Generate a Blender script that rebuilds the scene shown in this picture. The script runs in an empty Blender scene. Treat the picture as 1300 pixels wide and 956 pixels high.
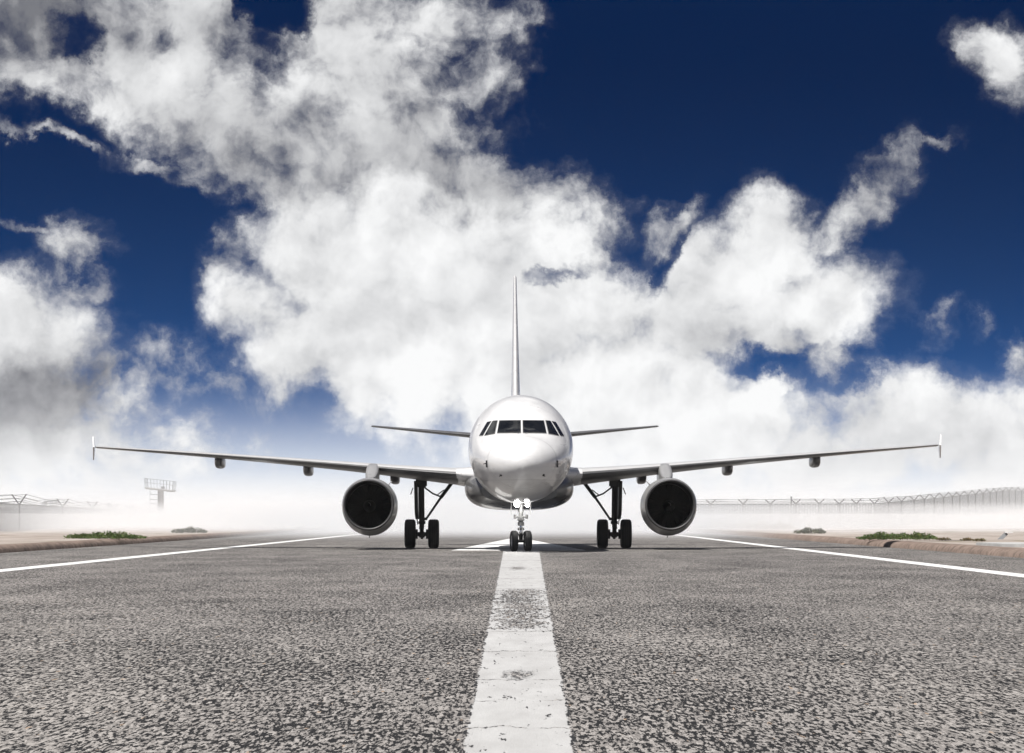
import bpy, bmesh, math, random
from mathutils import Vector, Matrix
R = math.radians
S = bpy.context.scene
COL = S.collection
random.seed(7)

# ------------------------------------------------------------------ camera
F = 3562.0                     # focal length in photo pixels (1300 wide)
CH = 1.27                      # camera height
cam = bpy.data.cameras.new("camera"); cam_ob = bpy.data.objects.new("camera", cam); COL.objects.link(cam_ob)
cam_ob.location = (0, 0, CH); cam_ob.rotation_euler = (R(90), 0, 0)
cam.sensor_width = 36; cam.lens = 36 * F / 1300; cam.shift_y = (657 - 478) / 1300
cam.clip_start = 0.2; cam.clip_end = 20000
S.camera = cam_ob

# ------------------------------------------------------------------ exposure
S.view_settings.view_transform = 'Standard'; S.view_settings.look = 'None'
S.view_settings.exposure = 0.72; S.view_settings.gamma = 1.0; S.view_settings.use_curve_mapping = False
S.cycles.use_denoising = True
S.cycles.volume_bounces = 4; S.cycles.max_bounces = 10; S.cycles.transparent_max_bounces = 24

# ------------------------------------------------------------------ sun
TO_SUN = Vector((-0.34, -0.44, 1.0)).normalized()
SUN_EL = math.asin(TO_SUN.z); SUN_ROT = math.atan2(TO_SUN.x, TO_SUN.y)
sl = bpy.data.lights.new("sun", 'SUN'); sl.energy = 4.9; sl.angle = R(0.6); sl.color = (1, .965, .92)
so = bpy.data.objects.new("sun", sl); COL.objects.link(so); so.location = (-60, -60, 120)
so.rotation_euler = (-TO_SUN).to_track_quat('-Z', 'Y').to_euler()

# ------------------------------------------------------------------ node helper
class NT:
    def __init__(s, tree): s.t = tree; s.n = tree.nodes; s.l = tree.links
    def add(s, typ, **kw):
        n = s.n.new(typ)
        for k, v in kw.items(): setattr(n, k, v)
        return n
    def put(s, sock, v):
        if isinstance(v, bpy.types.NodeSocket): s.l.new(v, sock)
        elif v is not None: sock.default_value = v
    def m(s, op, a, b=None, c=None, clamp=False):
        n = s.add('ShaderNodeMath', operation=op, use_clamp=clamp)
        for i, v in enumerate((a, b, c)):
            if v is not None: s.put(n.inputs[i], v)
        return n.outputs[0]
    def vm(s, op, a, b=None, sc=None):
        n = s.add('ShaderNodeVectorMath', operation=op)
        s.put(n.inputs[0], a)
        if b is not None: s.put(n.inputs[1], b)
        if sc is not None: s.put(n.inputs['Scale'], sc)
        return n.outputs['Value'] if op in ('LENGTH', 'DOT_PRODUCT') else n.outputs[0]
    def xyz(s, x, y, z):
        n = s.add('ShaderNodeCombineXYZ')
        for i, v in enumerate((x, y, z)): s.put(n.inputs[i], v)
        return n.outputs[0]
    def sep(s, v):
        n = s.add('ShaderNodeSeparateXYZ'); s.put(n.inputs[0], v); return n.outputs
    def noise(s, v, scale, detail=4, rough=.5, dist=0, col=False, typ='FBM', lac=2.0, dim='3D'):
        n = s.add('ShaderNodeTexNoise', noise_type=typ, noise_dimensions=dim)
        n.normalize = True if typ == 'FBM' else n.normalize
        if v is not None: s.put(n.inputs['Vector'], v)
        n.inputs['Scale'].default_value = scale; n.inputs['Detail'].default_value = detail
        n.inputs['Roughness'].default_value = rough; n.inputs['Distortion'].default_value = dist
        n.inputs['Lacunarity'].default_value = lac
        return n.outputs['Color' if col else 'Fac']
    def vor(s, v, scale, feature='F1', out='Distance', rnd=1.0):
        n = s.add('ShaderNodeTexVoronoi', feature=feature)
        s.put(n.inputs['Vector'], v); n.inputs['Scale'].default_value = scale
        n.inputs['Randomness'].default_value = rnd
        return n.outputs[out]
    def rng(s, v, a, b, c=0.0, d=1.0, smooth=False):
        n = s.add('ShaderNodeMapRange', interpolation_type='SMOOTHSTEP' if smooth else 'LINEAR')
        n.clamp = True
        s.put(n.inputs[0], v)
        for i, x in enumerate((a, b, c, d)): s.put(n.inputs[1 + i], x)
        return n.outputs[0]
    def mix(s, f, a, b, mode='MIX'):
        n = s.add('ShaderNodeMix', data_type='RGBA', blend_type=mode)
        s.put(n.inputs[0], f); s.put(n.inputs[6], a); s.put(n.inputs[7], b)
        return n.outputs[2]
    def ramp(s, f, stops):
        n = s.add('ShaderNodeValToRGB'); e = n.color_ramp.elements
        while len(e) < len(stops): e.new(.5)
        for i, (p, c) in enumerate(stops):
            e[i].position = p; e[i].color = c if len(c) == 4 else (*c, 1)
        s.put(n.inputs[0], f); return n.outputs[0]
    def obj(s): return s.add('ShaderNodeTexCoord').outputs['Object']

# ------------------------------------------------------------------ world: clear deep-blue sky with cumulus
CLOUD_L = 6.3
def build_world():
    w = bpy.data.worlds.new("World"); S.world = w; w.use_nodes = True
    t = NT(w.node_tree); t.n.clear()
    out = t.add('ShaderNodeOutputWorld'); bg = t.add('ShaderNodeBackground'); bg2 = t.add('ShaderNodeBackground'); mxs = t.add('ShaderNodeMixShader')
    t.l.new(bg.outputs[0], mxs.inputs[1]); t.l.new(bg2.outputs[0], mxs.inputs[2]); t.l.new(mxs.outputs[0], out.inputs[0])
    bg.inputs[1].default_value = bg2.inputs[1].default_value = 0.1
    D = t.vm('NORMALIZE', t.add('ShaderNodeTexCoord').outputs['Generated'])
    x, y, z = t.sep(D)[:]
    # sky colour: the blue deepens quickly above the horizon (dry, polarised air)
    zc = t.m('MAXIMUM', z, 0.0)
    zz = t.m('SUBTRACT', 1.0, t.m('POWER', t.m('SUBTRACT', 1.0, zc), 7.0))
    h = t.m('SQRT', t.m('SUBTRACT', 1.0, t.m('MULTIPLY', zz, t.m('MULTIPLY', zz, .998))))
    hl = t.m('MAXIMUM', t.m('SQRT', t.m('ADD', t.m('MULTIPLY', x, x), t.m('MULTIPLY', y, y))), 1e-4)
    kx = t.m('MULTIPLY', t.m('DIVIDE', x, hl), h); ky = t.m('MULTIPLY', t.m('DIVIDE', y, hl), h)
    sky = t.add('ShaderNodeTexSky', sky_type='NISHITA', sun_disc=False)
    sky.sun_elevation = SUN_EL; sky.sun_rotation = SUN_ROT; sky.altitude = 800
    sky.air_density = 1.0; sky.dust_density = 0.4; sky.ozone_density = 3.0
    t.put(sky.inputs[0], t.xyz(kx, ky, zz))
    lowblue = t.m('POWER', t.m('SUBTRACT', 1.0, t.m('MINIMUM', t.m('MULTIPLY', zc, 6.2), 1.0)), 1.45)
    tint = t.mix(lowblue, (.0050, .065, .160, 1), (.070, .28, .50, 1))
    skyc = t.mix(1.0, sky.outputs[0], tint, 'MULTIPLY')
    # sky position in hundredths of a photo pixel: az right, el up
    az = t.m('MULTIPLY', t.m('ARCTAN2', x, y), F / 100)
    el = t.m('MULTIPLY', t.m('ARCSINE', z), F / 100)
    P = t.xyz(az, el, 0.0)
    n1 = t.noise(P, .60, 2, .5, col=True, dim='2D'); n2 = t.noise(P, 2.2, 7, .68, col=True, dim='2D')
    wv = t.vm('ADD', t.vm('SCALE', t.vm('SUBTRACT', n1, (.5, .5, .5)), sc=.95),
              t.vm('SCALE', t.vm('SUBTRACT', n2, (.5, .5, .5)), sc=.50))
    W = t.vm('ADD', P, wv)
    Ws = t.vm('ADD', P, t.vm('SCALE', wv, sc=.35))
    rotc = {}
    def turned(vec, a):
        if a == 0: return vec
        if a not in rotc:
            c_, s_ = math.cos(R(a)), math.sin(R(a))
            rotc[a] = t.xyz(t.vm('DOT_PRODUCT', vec, (c_, s_, 0)), t.vm('DOT_PRODUCT', vec, (-s_, c_, 0)), 0.0)
        return rotc[a]
    def blobs(lst, vec, soft=False, low=0.0):
        """ellipses of cloud, each 1 - r squared, the greatest of them at every point"""
        acc = None
        for (px, py, rx, ry, rot, wt) in lst:
            x0, y0 = (px - 650) / 100, (657 - py) / 100; c_, s_ = math.cos(R(rot)), math.sin(R(rot))
            u0, v0 = c_ * x0 + s_ * y0, -s_ * x0 + c_ * y0
            ma = t.add('ShaderNodeVectorMath', operation='MULTIPLY_ADD'); t.put(ma.inputs[0], turned(vec, rot))
            ma.inputs[1].default_value = (100 / rx, 100 / ry, 0); ma.inputs[2].default_value = (-u0 * 100 / rx, -v0 * 100 / ry, 0)
            v = t.m('MULTIPLY_ADD', t.vm('DOT_PRODUCT', ma.outputs[0], ma.outputs[0]), -wt, wt)
            acc = v if acc is None else t.m('MAXIMUM', acc, v)
        acc = t.m('MAXIMUM', acc, low)
        return t.m('MULTIPLY', acc, acc) if soft else acc
    SHEET = [  # px, py, rx, ry, rot (deg, counter-clockwise), weight: the upper, thinner cloud running down to the right
        (20, 30, 200, 120, 0, .95), (60, 112, 170, 45, -18, 1.0), (190, 40, 200, 100, -10, .90), (230, 105, 220, 100, -25, 1.1),
        (450, 40, 160, 110, 0, 1.0), (565, 25, 110, 70, 0, .95), (480, 120, 175, 115, -20, 1.1), (380, 190, 165, 88, -30, 1.05),
        (330, 245, 120, 46, -25, .9), (500, 225, 210, 95, -20, 1.1), (650, 255, 170, 66, -20, 1.0), (605, 90, 50, 90, 0, .62), (690, 300, 110, 50, -10, .95),
        (230, 225, 80, 14, -12, .50), (250, 240, 60, 12, -20, .46),
        (170, 560, 150, 100, 0, .72), (230, 505, 110, 34, 8, .56), (200, 520, 110, 80, 0, .50), (300, 520, 120, 60, 0, .22),
        (108, 318, 52, 40, 15, .62), (112, 372, 50, 20, 0, .48), (35, 292, 76, 10, -12, .50), (60, 185, 80, 9, -20, .42), (1262, 75, 60, 58, -30, .95), (1292, 125, 40, 46, -30, .72), (1070, 268, 115, 36, 40, .74), (1122, 222, 50, 24, 40, .5), (1180, 195, 40, 10, 35, .42),
        (1296, 452, 44, 42, 0, .82), (1060, 470, 62, 36, 25, .50), (845, 300, 40, 30, 30, .50), (870, 285, 34, 18, 60, .46), (1195, 425, 44, 22, 50, .46), (1250, 410, 24, 12, 60, .4), (290, 330, 60, 28, 30, .62)]
    SHOLE = [(352, 20, 50, 42, 0, 1.25), (92, 66, 44, 36, 30, .75), (595, 150, 30, 20, 0, .45), (215, 60, 30, 20, 0, .3)]
    HEAP = [   # bright cumulus heaps and the low banks
        (500, 320, 190, 115, 0, 1.25), (410, 330, 120, 100, 0, 1.1), (330, 390, 90, 70, 0, .95), (400, 450, 110, 90, 0, 1.05), (520, 440, 190, 150, 0, 1.3),
        (640, 400, 190, 150, 0, 1.3), (600, 300, 90, 70, 0, .9), (700, 340, 100, 70, 0, 1.05), (760, 385, 110, 80, 0, 1.2), (740, 500, 260, 130, 0, 1.3), (880, 430, 160, 95, 0, 1.15),
        (940, 350, 105, 85, 0, 1.2), (980, 325, 85, 85, 0, 1.2), (1040, 385, 130, 80, 0, 1.15), (960, 420, 130, 75, 0, 1.1),
        (900, 560, 180, 80, 0, 1.15), (1010, 580, 150, 60, 0, 1.05), (985, 505, 44, 24, 0, .9), (1150, 550, 130, 85, 0, 1.2), (1225, 540, 120, 80, 0, 1.2), (1290, 580, 120, 90, 0, 1.1),
        (25, 440, 128, 102, 0, 1.25), (60, 500, 105, 95, 0, 1.2), (20, 560, 160, 100, 0, 1.15),
        ]
    HHOLE = [(862, 315, 26, 66, -15, .85), (970, 482, 90, 28, -8, .62), (1075, 480, 60, 40, 0, .5), (690, 345, 70, 13, 25, .6), (400, 510, 30, 40, 0, .35), (830, 505, 30, 30, 0, .25)]
    # elsewhere round the horizon and overhead: scattered cumulus from noise
    off = t.rng(t.vm('LENGTH', t.vm('MULTIPLY', P, (1.0, .85, 0))), 9.2, 11.2, smooth=True)
    t.l.new(off, mxs.inputs[0])
    gen = t.m('MULTIPLY', t.rng(t.noise(D, 3.2, 5, .55), .50, .64, smooth=True), 1.0)
    fb = t.noise(Ws, 1.15, 9, .57, dim='2D'); fine = t.noise(Ws, 4.2, 6, .60, dim='2D')
    lo = t.noise(t.vm('ADD', Ws, (3.7, 1.9, 0)), .55, 4, .5, dim='2D')
    def puff(v):
        n = t.add('ShaderNodeTexVoronoi', feature='SMOOTH_F1', voronoi_dimensions='2D'); t.put(n.inputs['Vector'], v)
        n.inputs['Scale'].default_value = 1.7; n.inputs['Detail'].default_value = 3; n.inputs['Roughness'].default_value = .6
        n.inputs['Smoothness'].default_value = .5; n.normalize = True
        return n.outputs['Distance']
    pf = puff(Ws); pfs = puff(t.vm('ADD', Ws, (-.10, .15, 0)))
    rel = t.m('SUBTRACT', t.noise(Ws, 1.15, 4, .5, dim='2D'), t.noise(t.vm('ADD', Ws, (-.20, .28, 0)), 1.15, 4, .5, dim='2D'))
    relp = t.m('SUBTRACT', pfs, pf)
    c1 = t.m('SUBTRACT', fb, .5); c2 = t.m('SUBTRACT', fine, .5); c3 = t.m('SUBTRACT', .36, pf); c4 = t.m('SUBTRACT', lo, .5)
    # thin sheet
    fs = t.m('SUBTRACT', blobs(SHEET, W, low=-.75), blobs(SHOLE, W))
    ds = t.m('ADD', fs, t.m('ADD', t.m('MULTIPLY', c1, 2.0), t.m('MULTIPLY', c2, .75)))
    def opac(d, a, b): return t.m('ADD', t.m('MULTIPLY', t.rng(d, a, b, smooth=True), .86), t.m('MULTIPLY', t.rng(d, a - .40, b - .15, smooth=True), .14))
    a_s = opac(ds, .12, 1.05)
    th_s = t.rng(ds, .4, 1.3, smooth=True)
    DARK = [(30, 30, 230, 120, 0, 1.0), (210, 40, 210, 95, 0, .85), (600, 225, 260, 85, -20, .75), (310, 200, 180, 70, -30, .65), (450, 215, 200, 80, -25, .75), (400, 60, 120, 60, 0, .3), (1080, 262, 120, 46, 40, .55), (1296, 470, 60, 50, 0, .5), (620, 280, 150, 40, -15, .4)]
    ls = t.m('ADD', .75, t.m('ADD', t.m('MULTIPLY', rel, .60), t.m('ADD', t.m('MULTIPLY', c4, .95), t.m('MULTIPLY', c2, .10))))
    ls = t.m('SUBTRACT', ls, t.m('MULTIPLY', blobs(DARK, W, soft=True), .46))
    ls = t.m('SUBTRACT', ls, t.m('MULTIPLY', t.m('SUBTRACT', 1.0, th_s), .12))
    # heaps
    fh = t.m('SUBTRACT', blobs(HEAP, W, low=-.75), blobs(HHOLE, W))
    dh = t.m('ADD', fh, t.m('ADD', t.m('MULTIPLY', c1, 1.25), t.m('ADD', t.m('MULTIPLY', c3, .55), t.m('MULTIPLY', c2, .42))))
    a_h = opac(dh, .16, .96)
    th_h = t.rng(dh, .4, 1.25, smooth=True)
    HDARK = [(70, 510, 185, 105, 10, 1.22), (10, 540, 180, 90, 0, .9), (960, 450, 170, 60, 0, .72), (800, 560, 320, 110, 0, .30), (1070, 575, 170, 75, 0, .85), (1215, 585, 190, 70, 0, .72), (1290, 540, 80, 40, 0, .4), (480, 400, 190, 70, 0, .34), (640, 330, 120, 50, -15, .25), (880, 400, 120, 50, 0, .3), (620, 470, 160, 60, 0, .22), (430, 480, 120, 60, 0, .3), (760, 440, 140, 50, 0, .25)]
    lh = t.m('ADD', .91, t.m('ADD', t.m('MULTIPLY', rel, .50), t.m('ADD', t.m('MULTIPLY', relp, .30), t.m('MULTIPLY', c4, .62))))
    lh = t.m('SUBTRACT', lh, t.m('MULTIPLY', blobs(HDARK, W, soft=True), .55))
    lh = t.m('SUBTRACT', lh, t.m('MULTIPLY', t.m('SUBTRACT', 1.0, th_h), .10))
    def cloudcol(l): return t.mix(1.0, t.mix(t.m('MINIMUM', t.m('MAXIMUM', l, .12), 1.0), (.085, .09, .115, 1), (.93, .935, .94, 1)), (CLOUD_L, CLOUD_L, CLOUD_L, 1), 'MULTIPLY')
    col = t.mix(a_s, skyc, cloudcol(ls))
    col = t.mix(a_h, col, cloudcol(lh))
    colg = t.mix(gen, skyc, cloudcol(t.m('ADD', .55, t.m('MULTIPLY', gen, .25))))
    # milky air low over the airfield
    low = t.m('POWER', t.rng(el, 0.05, 2.25, 1.0, 0.0, smooth=True), 1.8)
    col = t.mix(t.m('MULTIPLY', low, .92), col, (CLOUD_L * .93, CLOUD_L * .935, CLOUD_L * .945, 1))
    colg = t.mix(t.m('MULTIPLY', low, .92), colg, (CLOUD_L * .93, CLOUD_L * .935, CLOUD_L * .945, 1))
    t.l.new(col, bg.inputs[0]); t.l.new(colg, bg2.inputs[0])
    w.cycles.sampling_method = 'MANUAL'; w.cycles.sample_map_resolution = 1024
build_world()

# ------------------------------------------------------------------ materials
def mat(name):
    m = bpy.data.materials.new(name); m.use_nodes = True
    t = NT(m.node_tree); b = m.node_tree.nodes['Principled BSDF']
    return m, t, b
def simple(name, col, rough=.5, metal=0, spec=.5, var=.12, vscale=3.0, bump=0, coat=0):
    m, t, b = mat(name)
    P = t.obj()
    n = t.noise(P, vscale, 5, .6)
    c = t.mix(t.rng(n, .3, .7), tuple(v * (1 - var) for v in col) + (1,), tuple(min(1, v * (1 + var)) for v in col) + (1,))
    t.l.new(c, b.inputs['Base Color'])
    t.put(b.inputs['Roughness'], t.rng(n, .3, .7, max(0, rough - .06), min(1, rough + .06)))
    b.inputs['Metallic'].default_value = metal; b.inputs['Specular IOR Level'].default_value = spec
    b.inputs['Coat Weight'].default_value = coat; b.inputs['Coat Roughness'].default_value = .06
    if bump:
        bn = t.add('ShaderNodeBump'); bn.inputs['Strength'].default_value = bump; bn.inputs['Distance'].default_value = .02
        t.l.new(t.noise(P, vscale * 6, 6, .6), bn.inputs['Height']); t.l.new(bn.outputs[0], b.inputs['Normal'])
    return m
def m_fuselage():
    m, t, b = mat("white_aircraft_paint"); P = t.obj(); x, y, z = t.sep(P)[:]
    st = t.noise(t.vm('MULTIPLY', P, (1.5, .5, 3.0)), 1.2, 6, .62)
    base = t.mix(t.rng(st, .42, .75), (.58, .58, .58, 1), (.50, .50, .50, 1))
    # radome joint and skin lap joints
    def line(v, pos, wd): return t.m('LESS_THAN', t.m('ABSOLUTE', t.m('SUBTRACT', v, pos)), wd)
    ln = t.m('MAXIMUM', line(t.m('ADD', y, t.m('MULTIPLY', z, -.10)), .78, .010),
             t.m('LESS_THAN', t.m('ABSOLUTE', t.m('SUBTRACT', t.m('FRACT', t.m('MULTIPLY', y, .42)), .5)), .0035))
    ln = t.m('MAXIMUM', ln, line(z, 2.62, .005))
    base = t.mix(t.m('MULTIPLY', ln, .55), base, (.18, .18, .18, 1))
    t.l.new(base, b.inputs['Base Color'])
    t.put(b.inputs['Roughness'], t.rng(st, .3, .7, .26, .36))
    b.inputs['Coat Weight'].default_value = .6; b.inputs['Coat Roughness'].default_value = .07
    bn = t.add('ShaderNodeBump'); bn.inputs['Strength'].default_value = .06; bn.inputs['Distance'].default_value = .05
    t.l.new(t.noise(P, 1.4, 3, .5), bn.inputs['Height']); t.l.new(bn.outputs[0], b.inputs['Normal'])
    return m
def m_wing():
    m, t, b = mat("grey_wing_paint"); P = t.obj(); x, y, z = t.sep(P)[:]
    st = t.noise(t.vm('MULTIPLY', P, (1.2, .25, 2)), 2.0, 6, .62)
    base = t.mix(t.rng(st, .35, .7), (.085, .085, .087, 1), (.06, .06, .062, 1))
    ln = t.m('LESS_THAN', t.m('ABSOLUTE', t.m('SUBTRACT', t.m('FRACT', t.m('MULTIPLY', x, .38)), .5)), .006)
    base = t.mix(t.m('MULTIPLY', ln, .5), base, (.1, .1, .1, 1))
    t.l.new(base, b.inputs['Base Color']); b.inputs['Roughness'].default_value = .36
    b.inputs['Coat Weight'].default_value = .2; b.inputs['Coat Roughness'].default_value = .12
    return m
M = {}
M['white'] = m_fuselage()
M['wing'] = m_wing()
M['slat'] = simple("pale_slat_paint", (.40, .40, .40), .34, var=.06, coat=.2)
M['belly'] = simple("belly_painted_shade", (.085, .085, .085), .3, var=.12, vscale=1.5, coat=.4)  # grey fairing paint, darkened to carry the underside's shade in its colour
M['nacelle'] = simple("nacelle_paint", (.24, .24, .24), .32, var=.06, vscale=1.5, coat=.3)
M['lip'] = simple("brushed_inlet_metal", (.06, .06, .062), .45, metal=.3, var=.06)
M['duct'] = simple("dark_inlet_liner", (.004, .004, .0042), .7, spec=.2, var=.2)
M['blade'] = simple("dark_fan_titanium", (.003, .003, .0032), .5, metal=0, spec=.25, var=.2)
M['glass'] = simple("dark_cockpit_glass", (.006, .0065, .007), .05, spec=.6, var=.1)
M['frame'] = simple("window_frame_grey", (.16, .16, .16), .4, var=.1)
M['black'] = simple("black_gear_metal", (.016, .016, .017), .5, metal=.2, var=.3, vscale=8)
M['gearwhite'] = simple("grey_gear_paint", (.13, .13, .13), .4, var=.15, vscale=8)
M['chrome'] = simple("oleo_chrome", (.55, .55, .55), .16, metal=1, var=.05)
M['tyre'] = simple("tyre_rubber", (.014, .014, .0145), .75, var=.35, vscale=14, bump=.2)
M['rim'] = simple("wheel_rim_grey", (.42, .42, .42), .45, metal=.2, var=.15, vscale=12)
M['kerb'] = simple("brown_kerb_concrete", (.155, .118, .098), .92, var=.5, vscale=2.6, bump=1.0, spec=.2)
M['concrete'] = simple("grey_concrete", (.36, .36, .355), .85, var=.2, vscale=1.2, bump=.3)
M['steel'] = simple("galvanised_steel", (.20, .205, .21), .5, metal=.5, var=.15)
M['rail'] = simple("dark_painted_steel", (.14, .14, .145), .55, var=.2)
M['whitebox'] = simple("white_sheet_metal", (.78, .78, .78), .5, var=.06)
M['darkroof'] = simple("dark_roof_sheet", (.07, .072, .078), .6, var=.15)
M['bark'] = simple("dry_stem", (.10, .075, .05), .9, var=.3)
def m_leaf(name, a, b_):
    m, t, b = mat(name); P = t.obj()
    n = t.noise(P, 5.0, 3, .6); v = t.vor(P, 14, out='Color')
    c = t.mix(t.rng(n, .35, .65), (*a, 1), (*b_, 1))
    c = t.mix(.35, c, t.mix(1.0, c, v, 'MULTIPLY'))
    t.l.new(c, b.inputs['Base Color']); b.inputs['Roughness'].default_value = .6
    b.inputs['Subsurface Weight'].default_value = 0
    tr = t.add('ShaderNodeBsdfTranslucent'); t.l.new(c, tr.inputs[0])
    mx = t.add('ShaderNodeMixShader'); mx.inputs[0].default_value = .3
    t.l.new(b.outputs[0], mx.inputs[1]); t.l.new(tr.outputs[0], mx.inputs[2])
    t.l.new(mx.outputs[0], m.node_tree.nodes['Material Output'].inputs[0])
    return m
M['leaf'] = m_leaf("green_leaves", (.07, .12, .03), (.16, .21, .065))
M['leafdull'] = m_leaf("dull_olive_leaves", (.05, .065, .028), (.11, .115, .05))
M['leafdry'] = m_leaf("dry_straw_leaves", (.17, .13, .06), (.26, .21, .10))

def asphalt_color(t, P):
    """coarse chip-seal: pale chippings, dark pits between them"""
    x, y, z = t.sep(P)[:]
    Q = t.xyz(x, t.m('MULTIPLY', y, .15), 0.0)
    Q = t.vm('ADD', Q, t.vm('SCALE', t.vm('SUBTRACT', t.noise(Q, 3.0, 2, .5, col=True), (.5, .5, .5)), sc=.10))
    n = t.noise(Q, 31.0, 5, .62)
    n2 = t.noise(Q, 80.0, 3, .6)
    c = t.vor(Q, 48, out='Distance')
    hgt = t.m('ADD', t.m('MULTIPLY', n, .8), t.m('ADD', t.m('MULTIPLY', n2, .35), t.m('MULTIPLY', c, -.16)))
    # patches with more open texture
    big = t.noise(t.xyz(x, t.m('MULTIPLY', y, .35), 0.0), .55, 4, .55)
    th = t.m('SUBTRACT', hgt, t.m('MULTIPLY', t.m('SUBTRACT', big, .5), -.16))
    f = t.rng(th, .462, .528, smooth=True)
    tone = t.vor(Q, 42, out='Color')
    tn = t.sep(tone)[0]
    light = t.mix(tn, (.19, .18, .172, 1), (.365, .349, .334, 1))
    light = t.mix(1.0, light, t.mix(t.rng(t.noise(Q, 140.0, 2, .6), .32, .66), (.62, .61, .60, 1), (1.06, 1.06, 1.06, 1)), 'MULTIPLY')
    spk = t.rng(t.vor(Q, 47, out='Color'), .0, 1.0)
    light = t.mix(t.m('MULTIPLY', t.m('GREATER_THAN', spk, .93), .6), light, (.36, .25, .16, 1))
    colr = t.mix(f, (.006, .006, .0063, 1), light)  # near-black pits: dark binder with the relief's self-shadow painted in
    wide = t.noise(t.xyz(x, t.m('MULTIPLY', y, .12), 0.0), .16, 4, .6)
    colr = t.mix(1.0, colr, t.mix(t.rng(wide, .3, .7), (.84, .83, .83, 1), (1.08, 1.07, 1.05, 1)), 'MULTIPLY')
    return colr, hgt
def m_asphalt():
    m, t, b = mat("coarse_asphalt"); P = t.obj()
    c, h = asphalt_color(t, P)
    t.l.new(c, b.inputs['Base Color']); b.inputs['Roughness'].default_value = .85; b.inputs['Specular IOR Level'].default_value = .3
    bn = t.add('ShaderNodeBump'); bn.inputs['Strength'].default_value = .5; bn.inputs['Distance'].default_value = .03
    t.l.new(h, bn.inputs['Height']); t.l.new(bn.outputs[0], b.inputs['Normal'])
    return m
def m_paint(name, worn):
    m, t, b = mat(name); P = t.obj(); x, y, z = t.sep(P)[:]
    c, h = asphalt_color(t, P)
    Q = t.xyz(x, t.m('MULTIPLY', y, .10), 0.0)
    chips = t.m('ADD', t.m('MULTIPLY', t.noise(Q, 12, 5, .65), .6), t.m('MULTIPLY', h, .4))
    if worn:
        # the stretch that has been scuffed by tyres, most in the middle of the line
        zone = t.m('MULTIPLY', t.rng(y, 30.5, 33.0, smooth=True), t.rng(y, 50.5, 48.5, smooth=True))
        mid = t.rng(t.m('ABSOLUTE', t.m('SUBTRACT', x, .12)), .42, .12, .45, 1.0)
        wear = t.m('ADD', t.m('MULTIPLY', t.m('MULTIPLY', zone, mid), .150),
                   t.m('MULTIPLY', t.rng(t.noise(t.xyz(x, t.m('MULTIPLY', y, .3), 3.0), 1.1, 3, .5), .52, .75), .06))
        crk = t.m('ADD', y, t.m('MULTIPLY', t.noise(t.xyz(x, t.m('MULTIPLY', y, .1), 0), 5, 4, .6), .9))
        ck = None
        for yy in (16.9, 19.4, 21.9, 26.6, 31.2, 36.0, 42.4, 50.2, 58.5, 71.0, 83.0):
            l = t.m('LESS_THAN', t.m('ABSOLUTE', t.m('SUBTRACT', crk, yy + .45)), .0022 * yy)
            ck = l if ck is None else t.m('MAXIMUM', ck, l)
        ck = t.m('MULTIPLY', ck, t.rng(t.noise(t.xyz(x, y, 0), 2.6, 3, .6), .40, .52))
        stain = None
        for (sx, sy, rx, ry) in ((.05, 22.6, .14, .7), (.13, 70, .2, 2.5)):
            d = t.vm('LENGTH', t.vm('MULTIPLY', t.vm('SUBTRACT', P, (sx, sy, 0)), (1 / rx, 1 / ry, 0)))
            s_ = t.rng(t.m('ADD', d, t.m('MULTIPLY', t.m('SUBTRACT', chips, .5), 5.0)), .3, 1.1, .9, 0.0)
            stain = s_ if stain is None else t.m('MAXIMUM', stain, s_)
    else:
        wear = .03; ck = 0.0; stain = 0.0
    keep = t.rng(t.m('SUBTRACT', chips, wear), .365, .405, smooth=True)
    keep = t.m('MULTIPLY', keep, t.m('SUBTRACT', 1.0, t.m('MULTIPLY', ck, .8)))
    keep = t.m('MULTIPLY', keep, t.m('SUBTRACT', 1.0, stain) if worn else 1.0)
    if worn:     # paint runs unevenly over the chippings along both edges
        mid_ = t.m('MULTIPLY_ADD', t.m('SUBTRACT', y, 21.5), .293 / 83.7, .057); hw_ = t.m('MULTIPLY_ADD', t.m('SUBTRACT', y, 21.5), .35 / 83.7, .317)
        ed = t.m('SUBTRACT', hw_, t.m('ABSOLUTE', t.m('SUBTRACT', x, mid_)))
        keep = t.m('MULTIPLY', keep, t.rng(t.m('ADD', ed, t.m('MULTIPLY', t.m('SUBTRACT', chips, .46), .16)), -.004, .006))
    dirt = t.noise(t.xyz(x, t.m('MULTIPLY', y, .2), 0), 3.0, 6, .65)
    pc = t.mix(t.rng(dirt, .3, .75), (.39, .39, .386, 1) if worn else (.66, .66, .655, 1), (.29, .287, .282, 1) if worn else (.50, .50, .49, 1))
    t.l.new(t.mix(keep, c, pc), b.inputs['Base Color']); b.inputs['Roughness'].default_value = .7
    bn = t.add('ShaderNodeBump'); bn.inputs['Strength'].default_value = .25; bn.inputs['Distance'].default_value = .02
    t.l.new(h, bn.inputs['Height']); t.l.new(bn.outputs[0], b.inputs['Normal'])
    return m
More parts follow.
